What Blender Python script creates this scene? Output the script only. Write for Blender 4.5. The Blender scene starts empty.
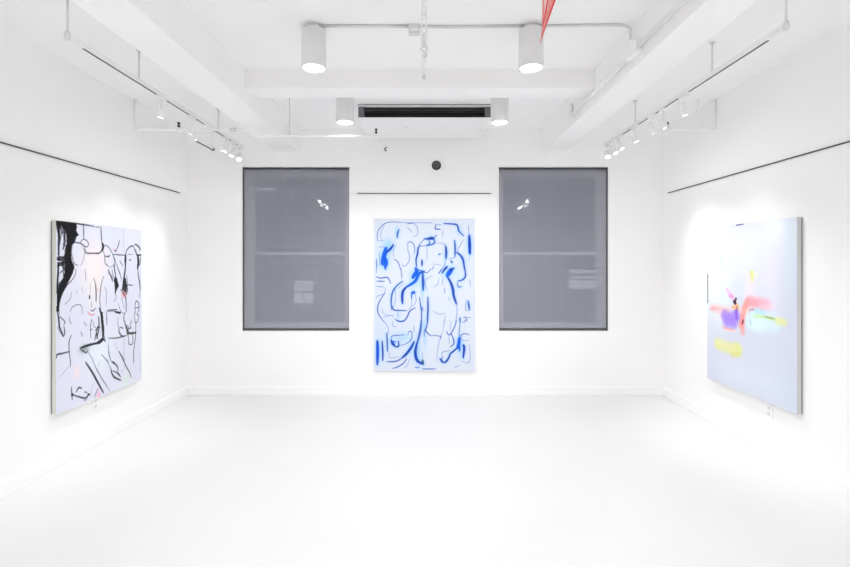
import bpy, bmesh, math, random
import numpy as np
from mathutils import Vector, Matrix

C = bpy.context.scene.collection
scene = bpy.context.scene
random.seed(4)

# ------------------------------------------------------------------ camera, world, exposure
F = 470.0; CX = 425.0; HY = 262.0; CH = 1.6
cam_d = bpy.data.cameras.new('camera'); cam = bpy.data.objects.new('camera', cam_d); C.objects.link(cam)
cam.location = (0, 0, CH); cam.rotation_euler = (math.radians(90), 0, 0)
cam_d.sensor_width = 36; cam_d.lens = F / 850 * 36; cam_d.shift_y = -(283.5 - HY) / 850
cam_d.clip_start = 0.02
scene.camera = cam
w = bpy.data.worlds.new('night_street_sky'); scene.world = w; w.use_nodes = True
w.node_tree.nodes['Background'].inputs[0].default_value = (0.34, 0.37, 0.45, 1)
w.node_tree.nodes['Background'].inputs[1].default_value = 0.22
scene.view_settings.view_transform = 'Standard'
scene.view_settings.look = 'None'
scene.view_settings.gamma = 1
scene.view_settings.use_curve_mapping = False
scene.view_settings.exposure = 1.0
scene.cycles.diffuse_bounces = 14; scene.cycles.max_bounces = 20; scene.cycles.glossy_bounces = 6; scene.cycles.transparent_max_bounces = 16

CAN_W = 21.0        # cylinder downlights
SPOT_W = 10.5       # track spots
CAN_LENS = 6.0
SPOT_LENS = 45.0

# ------------------------------------------------------------------ materials
def mat(name, col, rough=0.6, metal=0.0, bump=0.0, bscale=60, var=0.0, emit=None, es=0, spec=0.5):
    m = bpy.data.materials.new(name); m.use_nodes = True
    nt = m.node_tree; b = nt.nodes['Principled BSDF']
    b.inputs['Base Color'].default_value = (*col, 1)
    b.inputs['Roughness'].default_value = rough
    b.inputs['Metallic'].default_value = metal
    b.inputs['Specular IOR Level'].default_value = spec
    if bump or var:
        tc = nt.nodes.new('ShaderNodeTexCoord')
        n = nt.nodes.new('ShaderNodeTexNoise'); n.inputs['Scale'].default_value = bscale; n.inputs['Detail'].default_value = 4
        nt.links.new(tc.outputs['Object'], n.inputs['Vector'])
        if bump:
            bp = nt.nodes.new('ShaderNodeBump'); bp.inputs['Strength'].default_value = bump; bp.inputs['Distance'].default_value = 0.002
            nt.links.new(n.outputs['Fac'], bp.inputs['Height']); nt.links.new(bp.outputs['Normal'], b.inputs['Normal'])
        if var:
            n2 = nt.nodes.new('ShaderNodeTexNoise'); n2.inputs['Scale'].default_value = 1.7; n2.inputs['Detail'].default_value = 3
            nt.links.new(tc.outputs['Object'], n2.inputs['Vector'])
            r = nt.nodes.new('ShaderNodeMapRange'); r.inputs['From Min'].default_value = 0.3; r.inputs['From Max'].default_value = 0.7
            r.inputs['To Min'].default_value = 1 - var; r.inputs['To Max'].default_value = 1.0
            nt.links.new(n2.outputs['Fac'], r.inputs['Value'])
            mx = nt.nodes.new('ShaderNodeVectorMath'); mx.operation = 'SCALE'; mx.inputs[0].default_value = col
            nt.links.new(r.outputs[0], mx.inputs['Scale']); nt.links.new(mx.outputs[0], b.inputs['Base Color'])
    if emit:
        b.inputs['Emission Color'].default_value = (*emit, 1); b.inputs['Emission Strength'].default_value = es
    return m

M = {}
M['wall'] = mat('white_wall_paint', (.950, .946, .941), .75, bump=.12, bscale=90, var=.012)
M['ceil'] = mat('white_ceiling_paint', (.950, .946, .941), .85, bump=.2, bscale=40, var=.02)
M['floor'] = mat('white_floor_enamel', (.78, .777, .772), .42, bump=.08, bscale=14, var=.02, spec=.35)
M['trimw'] = mat('white_trim_enamel', (.950, .946, .941), .5, bump=.05)
M['white'] = mat('white_powder_coat', (.88, .88, .88), .45)
M['can'] = mat('white_matt_lamp_body', (.78, .78, .78), .6)
M['pipe'] = mat('painted_conduit', (.93, .93, .93), .45)
M['galv'] = mat('brushed_galvanised_steel', (.72, .72, .73), .5, metal=.2, bump=.1, bscale=120)
M['slot'] = mat('dark_track_slot', (.06, .06, .06), .6)
M['black'] = mat('black_plastic', (.012, .012, .013), .5)
M['louvre'] = mat('dark_grey_louvre', (.07, .07, .075), .5)
M['endcap'] = mat('grey_grille_end', (.13, .13, .14), .6)
M['rail'] = mat('hanging_rail_shadow_line', (.05, .05, .055), .5, metal=.3)  # rails are white; their shadow line is put into this colour
M['alu'] = mat('silver_floater_frame', (.62, .62, .62), .6)
M['edgeL'] = mat('raw_canvas_edge_warm', (.68, .69, .63), .8, bump=.3, bscale=300)
M['edgeC'] = mat('white_canvas_edge', (.74, .75, .80), .8, bump=.3, bscale=300)
M['backw'] = mat('dark_grey_stretcher', (.16, .16, .16), .8)  # thin dark strip along the backs of the side canvases
M['red'] = mat('red_ribbon', (.85, .10, .10), .45)
M['pink'] = mat('pale_red_ribbon', (.90, .33, .31), .45)
M['lens'] = mat('lit_lamp_lens', (.9, .9, .9), .3, emit=(1, 1, 1), es=CAN_LENS)
M['slens'] = mat('lit_spot_lens', (.9, .9, .9), .3, emit=(1, 1, 1), es=SPOT_LENS)
M['sash'] = mat('white_sash_paint', (.90, .90, .92), .5)
M['brick'] = mat('grey_facade_stone', (.26, .27, .30), .9, bump=.4, bscale=12, var=.2)
M['fglass'] = mat('dark_office_glass', (.06, .07, .09), .2)
M['flit'] = mat('lit_office_glass', (.2, .2, .2), .3, emit=(.85, .9, 1), es=.22)
M['fframe'] = mat('grey_office_window_frame', (.33, .34, .38), .6)

def mat_shade():
    m = bpy.data.materials.new('grey_solar_mesh'); m.use_nodes = True; nt = m.node_tree; nt.nodes.clear()
    out = nt.nodes.new('ShaderNodeOutputMaterial'); mix = nt.nodes.new('ShaderNodeMixShader')
    d = nt.nodes.new('ShaderNodeBsdfDiffuse'); d.inputs[0].default_value = (.43, .44, .50, 1)
    t = nt.nodes.new('ShaderNodeBsdfTransparent')
    tc = nt.nodes.new('ShaderNodeTexCoord'); wv = nt.nodes.new('ShaderNodeTexNoise'); wv.inputs['Scale'].default_value = 9
    mp = nt.nodes.new('ShaderNodeMapping'); mp.inputs['Scale'].default_value = (1, 1, .06)
    r = nt.nodes.new('ShaderNodeMapRange'); r.inputs['To Min'].default_value = .41; r.inputs['To Max'].default_value = .46
    nt.links.new(tc.outputs['Object'], mp.inputs[0]); nt.links.new(mp.outputs[0], wv.inputs['Vector'])
    nt.links.new(wv.outputs['Fac'], r.inputs['Value']); nt.links.new(r.outputs[0], mix.inputs[0])
    nt.links.new(t.outputs[0], mix.inputs[1]); nt.links.new(d.outputs[0], mix.inputs[2]); nt.links.new(mix.outputs[0], out.inputs[0])
    return m
M['shade'] = mat_shade()

def mat_glass():
    m = bpy.data.materials.new('window_glass'); m.use_nodes = True; nt = m.node_tree; nt.nodes.clear()
    out = nt.nodes.new('ShaderNodeOutputMaterial'); mix = nt.nodes.new('ShaderNodeMixShader')
    fr = nt.nodes.new('ShaderNodeFresnel'); fr.inputs[0].default_value = 1.5
    t = nt.nodes.new('ShaderNodeBsdfTransparent'); g = nt.nodes.new('ShaderNodeBsdfGlossy'); g.inputs['Roughness'].default_value = 0.0
    nt.links.new(fr.outputs[0], mix.inputs[0]); nt.links.new(t.outputs[0], mix.inputs[1]); nt.links.new(g.outputs[0], mix.inputs[2])
    nt.links.new(mix.outputs[0], out.inputs[0]); return m
M['glass'] = mat_glass()

def mat_paint():
    m = bpy.data.materials.new('painted_canvas'); m.use_nodes = True; nt = m.node_tree; b = nt.nodes['Principled BSDF']
    a = nt.nodes.new('ShaderNodeAttribute'); a.attribute_name = 'paint'
    nt.links.new(a.outputs['Color'], b.inputs['Base Color']); b.inputs['Roughness'].default_value = .7
    b.inputs['Specular IOR Level'].default_value = .25
    tc = nt.nodes.new('ShaderNodeTexCoord'); n = nt.nodes.new('ShaderNodeTexNoise'); n.inputs['Scale'].default_value = 250
    bp = nt.nodes.new('ShaderNodeBump'); bp.inputs['Strength'].default_value = .15; bp.inputs['Distance'].default_value = .001
    nt.links.new(tc.outputs['Object'], n.inputs['Vector']); nt.links.new(n.outputs['Fac'], bp.inputs['Height']); nt.links.new(bp.outputs['Normal'], b.inputs['Normal'])
    return m
M['paint'] = mat_paint()

# ------------------------------------------------------------------ mesh helpers
def box(bm, x0, x1, y0, y1, z0, z1, bev=0, mi=0):
    b2 = bmesh.new()
    bmesh.ops.create_cube(b2, size=1)
    for v in b2.verts:
        v.co = Vector(((x0 + x1) / 2 + v.co.x * (x1 - x0), (y0 + y1) / 2 + v.co.y * (y1 - y0), (z0 + z1) / 2 + v.co.z * (z1 - z0)))
    if bev: bmesh.ops.bevel(b2, geom=b2.edges[:], offset=bev, segments=2, affect='EDGES', profile=.6)
    for f in b2.faces: f.material_index = mi
    merge(bm, b2)

def merge(bm, b2, mtx=None):
    if mtx is not None: bmesh.ops.transform(b2, matrix=mtx, verts=b2.verts)
    me = bpy.data.meshes.new('tmp'); b2.to_mesh(me); b2.free(); bm.from_mesh(me); bpy.data.meshes.remove(me)

def lathe(bm, prof, seg=32, mtx=None, mi=0, cap=True):
    b2 = bmesh.new(); rings = []
    for r, z in prof:
        rings.append([b2.verts.new((r * math.cos(2 * math.pi * k / seg), r * math.sin(2 * math.pi * k / seg), z)) for k in range(seg)])
    for a, b in zip(rings, rings[1:]):
        for k in range(seg):
            f = b2.faces.new((a[k], a[(k + 1) % seg], b[(k + 1) % seg], b[k])); f.smooth = True
    if cap:
        b2.faces.new(rings[0][::-1]); b2.faces.new(rings[-1])
    bmesh.ops.recalc_face_normals(b2, faces=b2.faces)
    for f in b2.faces: f.material_index = mi
    merge(bm, b2, mtx)

def spline(pts, n=6):
    P = [Vector(p) for p in pts]
    if len(P) < 3: return P
    out = []
    for i in range(len(P) - 1):
        p0 = P[max(i - 1, 0)]; p1 = P[i]; p2 = P[i + 1]; p3 = P[min(i + 2, len(P) - 1)]
        for k in range(n):
            t = k / n
            out.append(.5 * ((2 * p1) + (p2 - p0) * t + (2 * p0 - 5 * p1 + 4 * p2 - p3) * t * t + (3 * p1 - p0 - 3 * p2 + p3) * t ** 3))
    out.append(P[-1]); return out

def tube(bm, pts, r, seg=12, smooth=False, mi=0):
    P = spline(pts) if smooth else [Vector(p) for p in pts]
    b2 = bmesh.new(); rings = []; up = None
    for i, p in enumerate(P):
        d = (P[min(i + 1, len(P) - 1)] - P[max(i - 1, 0)]).normalized()
        if up is None:
            up = Vector((0, 0, 1)) if abs(d.z) < .9 else Vector((1, 0, 0))
        a = d.cross(up).normalized(); b = a.cross(d).normalized(); up = b
        rr = r[i] if isinstance(r, (list, tuple)) else r
        rings.append([b2.verts.new(p + a * rr * math.cos(2 * math.pi * k / seg) + b * rr * math.sin(2 * math.pi * k / seg)) for k in range(seg)])
    for a, b in zip(rings, rings[1:]):
        for k in range(seg):
            f = b2.faces.new((a[k], a[(k + 1) % seg], b[(k + 1) % seg], b[k])); f.smooth = True
    b2.faces.new(rings[0][::-1]); b2.faces.new(rings[-1])
    bmesh.ops.recalc_face_normals(b2, faces=b2.faces)
    for f in b2.faces: f.material_index = mi
    merge(bm, b2)

def round_path(pts, r=.05, n=5):
    P = [Vector(p) for p in pts]; out = [P[0]]
    for i in range(1, len(P) - 1):
        a = P[i] + (P[i - 1] - P[i]).normalized() * min(r, (P[i - 1] - P[i]).length * .45)
        b = P[i] + (P[i + 1] - P[i]).normalized() * min(r, (P[i + 1] - P[i]).length * .45)
        for k in range(n + 1):
            t = k / n; out.append(a * (1 - t) ** 2 + P[i] * 2 * t * (1 - t) + b * t * t)
    out.append(P[-1]); return out

def obj(name, bm, mats, parent=None):
    me = bpy.data.meshes.new(name)
    if parent is not None:                       # geometry is given in world space: store it relative to the thing
        bmesh.ops.transform(bm, matrix=parent.matrix_basis.inverted() if parent.parent is None else (parent.parent.matrix_basis @ parent.matrix_basis).inverted(), verts=bm.verts)
    bm.to_mesh(me); bm.free()
    for m in (mats if isinstance(mats, (list, tuple)) else [mats]): me.materials.append(m)
    o = bpy.data.objects.new(name, me); C.objects.link(o)
    if parent is not None: o.parent = parent
    return o

def thing(name, label, cat, loc, group=None, kind=None):
    o = bpy.data.objects.new(name, None); C.objects.link(o); o.location = loc; o.empty_display_size = .1
    o['label'] = label; o['category'] = cat
    if group: o['group'] = group
    if kind: o['kind'] = kind
    return o

def tag(o, label, cat, group=None):
    o['label'] = label; o['category'] = cat
    if group: o['group'] = group
    return o

def struct(name, bm, m, label=None, cat=None):
    o = obj(name, bm, m); o['kind'] = 'structure'
    if label: o['label'] = label
    if cat: o['category'] = cat
    return o

def rot_to(d):                                    # matrix turning +Z to d
    return Vector(d).normalized().to_track_quat('Z', 'Y').to_matrix().to_4x4()

# ------------------------------------------------------------------ the room
WL, WR, BK, RE = -2.861, 2.861, 5.65, -3.6
CZ, SZ, BZ = 3.206, 3.20, 2.92                      # bay ceilings, beam underside
bL0, bL1, bR0, bR1 = -1.79, -1.50, 1.42, 1.68
bm = bmesh.new(); box(bm, WL - .3, WR + .3, RE - .3, BK + .3, -.12, 0)
struct('floor', bm, M['floor'], 'glossy white painted gallery floor', 'floor')
bm = bmesh.new()
box(bm, bL1, bR0, RE, BK, CZ, CZ + .2)
box(bm, WL, bL1 - .02, RE, BK, SZ, CZ + .2); box(bm, bR0 + .02, WR, RE, BK, SZ, CZ + .2)
struct('ceiling', bm, M['ceil'], 'white ceiling in three bays between beams', 'ceiling')
for (a, b, nm) in ((bL0, bL1, 'left'), (bR0, bR1, 'right')):
    bm = bmesh.new(); box(bm, a, b, RE, BK, BZ, CZ + .05, .008)
    struct('ceiling_beam', bm, M['ceil'], 'long white ceiling beam running to the back wall on the ' + nm, 'beam')
bm = bmesh.new(); box(bm, bL1, bR0, 3.92, 4.16, 3.051, CZ + .02, .006)
struct('ceiling_beam', bm, M['ceil'], 'white cross beam spanning the middle bay above the air conditioner', 'beam')
bm = bmesh.new(); box(bm, WL - .3, WL, RE, BK, 0, SZ + .2); struct('wall_left', bm, M['wall'], 'white left wall', 'wall')
bm = bmesh.new(); box(bm, WR, WR + .3, RE, BK, 0, SZ + .2); struct('wall_right', bm, M['wall'], 'white right wall', 'wall')
bm = bmesh.new(); box(bm, WL - .3, WR + .3, RE - .3, RE, 0, CZ + .2); struct('wall_rear', bm, M['wall'], 'white wall behind the viewer', 'wall')

# back wall with two window openings
WIN = [(-2.197, -.910, .770, 2.745), (.888, 2.203, .770, 2.745)]
TH = .32
bm = bmesh.new()
xs = [WL - .3, WIN[0][0], WIN[0][1], WIN[1][0], WIN[1][1], WR + .3]
box(bm, xs[0], xs[5], BK, BK + TH, 0, .770); box(bm, xs[0], xs[5], BK, BK + TH, 2.745, CZ + .2)
for i in (0, 2, 4): box(bm, xs[i], xs[i + 1], BK, BK + TH, .770, 2.745)
struct('wall_back', bm, M['wall'], 'white back wall with two shaded windows', 'wall')

BBH = .10
for nm, (x0, x1, y0, y1) in {'left': (WL, WL + .014, RE, BK), 'right': (WR - .014, WR, RE, BK), 'back': (WL + .014, WR - .014, BK - .014, BK), 'rear': (WL + .014, WR - .014, RE, RE + .014)}.items():
    bm = bmesh.new(); box(bm, x0, x1, y0, y1, 0, BBH, .003)
    struct('baseboard_' + nm, bm, M['trimw'], 'low white baseboard along the %s wall' % nm, 'baseboard')

# windows: recessed double-hung sashes
for i, (x0, x1, z0, z1) in enumerate(WIN):
    side = ('left', 'right')[i]
    t = thing('window_%d' % (i + 1), 'double hung sash window behind the %s grey shade' % side, 'window', ((x0 + x1) / 2, BK + .19, z0), kind='structure')
    ya, yb = BK + .17, BK + .24
    bm = bmesh.new(); f = .045
    box(bm, x0, x0 + f, ya, yb, z0, z1, .003); box(bm, x1 - f, x1, ya, yb, z0, z1, .003)
    box(bm, x0 + f, x1 - f, ya, yb, z1 - f, z1, .003); box(bm, x0 + f, x1 - f, ya, yb, z0, z0 + f, .003)
    obj('window_frame', bm, M['sash'], t)
    zm = 1.705; s = .038
    for (za, zb, dy) in ((z0 + f, zm + .02, 0.0), (zm - .02, z1 - f, .03)):
        a0, a1 = x0 + f, x1 - f
        bm = bmesh.new(); y0_, y1_ = ya + .006 + dy, ya + .034 + dy
        box(bm, a0, a0 + s, y0_, y1_, za, zb, .002); box(bm, a1 - s, a1, y0_, y1_, za, zb, .002)
        box(bm, a0 + s, a1 - s, y0_, y1_, zb - s, zb, .002); box(bm, a0 + s, a1 - s, y0_, y1_, za, za + s, .002)
        sh = obj('sash', bm, M['sash'], t)
        bm = bmesh.new(); box(bm, a0 + s, a1 - s, y0_ + .012, y0_ + .016, za + s, zb - s)
        obj('glass', bm, M['glass'], sh)
    # the roller shade hangs near the wall face
    r = thing('roller_shade', 'grey see-through roller shade covering the %s window' % side, 'window shade', ((x0 + x1) / 2, BK + .04, z1), 'grey roller shades')
    bm = bmesh.new(); box(bm, x0 + .006, x1 - .006, BK + .029, BK + .0305, z0 + .028, z1 - .03); obj('shade_fabric', bm, M['shade'], r)
    bm = bmesh.new(); tube(bm, [(x0 + .012, BK + .06, z1 - .032), (x1 - .012, BK + .06, z1 - .032)], .028, 20); obj('roller_tube', bm, M['louvre'], r)
    bm = bmesh.new(); box(bm, x0 + .008, x1 - .008, BK + .021, BK + .038, z0 + .006, z0 + .030, .003); obj('bottom_bar', bm, M['louvre'], r)
    bm = bmesh.new()
    xx = x0 + .005 if i == 0 else x1 - .005
    box(bm, xx - .004, xx + .004, BK + .015, BK + .05, z0 + .002, z1 - .005); obj('side_channel', bm, M['louvre'], r)

# building across the street
fb = thing('office_building', 'grey stone building across the street seen dimly through both shades', 'building', (0, 15, -6))
bm = bmesh.new(); box(bm, -14, 14, 15, 16, -6, 16); obj('facade', bm, M['brick'], fb)
def fwin(x0, x1, z0, z1, lit, nx=2, nz=3):
    bm = bmesh.new(); box(bm, x0, x1, 14.93, 15.0, z0, z1); g = .05
    fr = obj('window_frame', bm, M['fframe'], fb)
    bm = bmesh.new()
    for a in range(nx):
        for b in range(nz):
            xa = x0 + g + (x1 - x0 - g) * a / nx; xb = x0 + (x1 - x0 - g) * (a + 1) / nx
            za = z0 + g + (z1 - z0 - g) * b / nz; zb = z0 + (z1 - z0 - g) * (b + 1) / nz
            box(bm, xa, xb, 14.90, 14.935, za, zb)
    obj('panes', bm, M['flit'] if lit else M['fglass'], fr)
for x0 in (-9.2, -6.4, -1.7, 1.8, 7.6):
    for z0 in (-1.2, 2.6, 6.2): fwin(x0, x0 + 1.3, z0, z0 + 2.3, False)
fwin(-4.2, -3.5, .25, 1.05, True, 2, 2); fwin(-4.3, -3.4, 1.3, 3.6, False)
fwin(-5.35, -4.75, 3.8, 4.0, True, 3, 1)  # narrow glowing strip stands in for a blurred far lamp cluster
fwin(4.4, 5.4, 2.4, 4.3, False, 2, 3); fwin(4.55, 5.45, .7, 1.4, True, 2, 2)
bm = bmesh.new()
for z in (-1.6, 1.15, 5.2): box(bm, -14, 14, 14.88, 15.0, z, z + .1)
obj('ledge', bm, M['fframe'], fb)

# ------------------------------------------------------------------ paintings
class Raster:
    def __init__(s, w, h, ppm, base):
        s.w, s.h, s.ppm = w, h, ppm
        s.nx, s.nz = int(w * ppm) + 1, int(h * ppm) + 1
        s.img = np.zeros((s.nz, s.nx, 3)); s.img[:] = base
        s.gx, s.gz = np.meshgrid(np.linspace(0, w, s.nx), np.linspace(0, h, s.nz))
        rs = np.random.RandomState(3)
        s.noise = sum(np.kron(rs.rand(s.nz // k + 2, s.nx // k + 2), np.ones((k, k)))[:s.nz, :s.nx] * q for k, q in ((1, .3), (2, .3), (4, .4)))
    def blend(s, sl, a, col):
        s.img[sl] = s.img[sl] * (1 - a[..., None]) + np.array(col) * a[..., None]
    def stroke(s, pts, w, col, al=1, soft=.003, dry=0, taper=True):
        P = [(p.x, p.y) for p in spline([(a, b, 0) for a, b in pts], 5)]
        n = len(P); 
        x0, x1 = min(p[0] for p in P), max(p[0] for p in P); z0, z1 = min(p[1] for p in P), max(p[1] for p in P); m = w + soft * 2
        i0 = max(0, int((x0 - m) * s.ppm)); i1 = min(s.nx, int((x1 + m) * s.ppm) + 2); j0 = max(0, int((z0 - m) * s.ppm)); j1 = min(s.nz, int((z1 + m) * s.ppm) + 2)
        if i1 <= i0 or j1 <= j0: return
        sl = (slice(j0, j1), slice(i0, i1)); X = s.gx[sl]; Z = s.gz[sl]; cov = np.zeros(X.shape)
        for k in range(n - 1):
            ax, az = P[k]; bx, bz = P[k + 1]; dx, dz = bx - ax, bz - az; L = dx * dx + dz * dz + 1e-12
            t = np.clip(((X - ax) * dx + (Z - az) * dz) / L, 0, 1)
            d = np.hypot(X - ax - t * dx, Z - az - t * dz)
            u = (k + t) / max(1, n - 1); ww = w * .5 * ((.45 + .55 * np.sin(np.pi * np.clip(u, .02, .98)) ** .6) if taper else 1)
            cov = np.maximum(cov, np.clip((ww + soft - d) / (2 * soft), 0, 1))
        a = cov * al
        if dry: a = a * (1 - dry * s.noise[sl])
        s.blend(sl, a, col)
    def blob(s, c, rx, rz, col, al=1, pw=2, ang=0, dry=0):
        X = s.gx - c[0]; Z = s.gz - c[1]; ca, sa = math.cos(ang), math.sin(ang)
        d = ((X * ca + Z * sa) / rx) ** 2 + ((-X * sa + Z * ca) / rz) ** 2
        a = np.exp(-d ** (pw / 2)) * al
        if dry: a = a * (1 - dry * s.noise)
        s.blend((slice(None), slice(None)), a, col)
    def poly(s, pts, col, al=1, dry=0):
        X, Z = s.gx, s.gz; ins = np.zeros(X.shape, bool); n = len(pts)
        for i in range(n):
            ax, az = pts[i]; bx, bz = pts[(i + 1) % n]
            if az == bz: continue
            c = ((az > Z) != (bz > Z)) & (X < (bx - ax) * (Z - az) / (bz - az) + ax); ins ^= c
        a = ins * al * 1.0
        if dry: a = a * np.clip(1.15 - dry * s.noise * 1.6, 0, 1)
        s.blend((slice(None), slice(None)), a, col)

def painting(label, origin, udir, w, h, depth, ras, edge_mat, stretcher, ndir):
    """origin = lower corner of the front face, udir along the width, ndir out of the wall."""
    t = thing('painting', label, 'painting', Vector(origin) + Vector(udir) * w / 2 - Vector(ndir) * depth)
    O = Vector(origin); U = Vector(udir); N = Vector(ndir); Zv = Vector((0, 0, 1))
    base = t.location
    xs_ = ras.gx.ravel(); zs_ = ras.gz.ravel()
    co = np.array(O - base)[None] + xs_[:, None] * np.array(U)[None] + zs_[:, None] * np.array(Zv)[None]
    nx, nz = ras.nx, ras.nz
    j, i = np.meshgrid(np.arange(nz - 1), np.arange(nx - 1), indexing='ij'); a = (j * nx + i).ravel()
    q = np.stack([a, a + 1, a + 1 + nx, a + nx], 1)
    if U.cross(Zv).dot(N) < 0: q = q[:, ::-1]
    me = bpy.data.meshes.new('canvas')
    me.vertices.add(len(co)); me.vertices.foreach_set('co', co.ravel())
    me.loops.add(q.size); me.loops.foreach_set('vertex_index', q.ravel().astype(np.int32))
    me.polygons.add(len(q)); me.polygons.foreach_set('loop_start', np.arange(0, q.size, 4, dtype=np.int32)); me.polygons.foreach_set('loop_total', np.full(len(q), 4, dtype=np.int32))
    me.update(calc_edges=True)
    at = me.color_attributes.new('paint', 'FLOAT_COLOR', 'POINT')
    img = np.clip(ras.img, 0, 1); lin = np.where(img <= .04045, img / 12.92, ((img + .055) / 1.055) ** 2.4)
    rgba = np.ones((len(co), 4)); rgba[:, :3] = lin.reshape(-1, 3); at.data.foreach_set('color', rgba.ravel())
    me.materials.append(M['paint'])
    cv = bpy.data.objects.new('canvas', me); C.objects.link(cv); cv.parent = t
    def slab(bm, u0, u1, z0, z1, n0, n1, bev=0):
        ps = [O + U * u + N * n for u in (u0, u1) for n in (n0, n1)]
        box(bm, min(p.x for p in ps), max(p.x for p in ps), min(p.y for p in ps), max(p.y for p in ps), O.z + z0, O.z + z1, bev)
    bm = bmesh.new(); e = .0
    slab(bm, e, w - e, e, h - e, -depth + .010, -.0008, 0); obj('canvas_edge', bm, edge_mat, t)
    bm = bmesh.new(); s = .05
    slab(bm, .004, s, .004, h - .004, -depth, -depth + .010); slab(bm, w - s, w - .004, .004, h - .004, -depth, -depth + .010)
    slab(bm, s, w - s, .004, s, -depth, -depth + .010); slab(bm, s, w - s, h - s, h - .004, -depth, -depth + .010)
    obj('stretcher', bm, stretcher, t)
    return t

CROPS = {'A': (370, 215, 10.31), 'B': (422, 215, 10.31), 'C': (370, 268, 10.31), 'D': (422, 268, 10.31), 'E': (370, 320, 10.31), 'F': (422, 320, 10.31),
         'a': (48, 216, 11.34), 'b': (95, 216, 11.34), 'c': (48, 264, 11.34), 'd': (95, 264, 11.34), 'e': (48, 312, 11.34), 'f': (95, 312, 11.34), 'g': (48, 360, 9.45), 'h': (95, 350, 11.34),
         'p': (700, 210, 9.45), 'q': (750, 210, 9.45), 'r': (700, 265, 9.45), 's': (750, 265, 9.45), 't': (700, 320, 9.45), 'u': (750, 360, 9.45)}
def survey(k, pts):
    ox, oy, s = CROPS[k]; return [(ox + x / s, oy + y / s) for x, y in pts]

# --- blue painting, back wall
YC = BK - .042; cX0, cX1, cZ0, cZ1 = -.606, .594, .298, 2.117
rC = Raster(cX1 - cX0, cZ1 - cZ0, 190, (.835, .862, .912))
def mC(k, pts): return [((x - CX) * YC / F - cX0, CH + (HY - y) * YC / F - cZ0) for x, y in survey(k, pts)]
PX = .0119
BL = (.18, .35, .72); BB = (.02, .33, .86); BD = (.05, .22, .68); BT = (.45, .56, .80); BP = (.55, .77, .99)
for (k, pt, rx, rz, al) in (('A', (190, 320), .06, .09, .75), ('A', (130, 470), .05, .10, .5), ('C', (470, 110), .06, .10, .5), ('C', (540, 230), .02, .14, .6), ('A', (280, 170), .03, .06, .5),
        ('C', (290, 480), .05, .05, .25), ('E', (330, 180), .10, .06, .45), ('E', (440, 280), .06, .10, .4), ('E', (500, 350), .03, .14, .5), ('E', (560, 60), .02, .10, .6), ('F', (385, 260), .035, .12, .6), ('D', (250, 40), .05, .06, .5),
        ('B', (240, 420), .03, .1, .35), ('B', (430, 470), .03, .1, .3), ('B', (385, 160), .04, .05, .35), ('E', (60, 180), .3, .3, .12), ('D', (380, 60), .08, .1, .15), ('F', (30, 200), .02, .12, .5)):
    rC.blob(mC(k, [pt])[0], rx, rz, BP, al)
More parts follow.
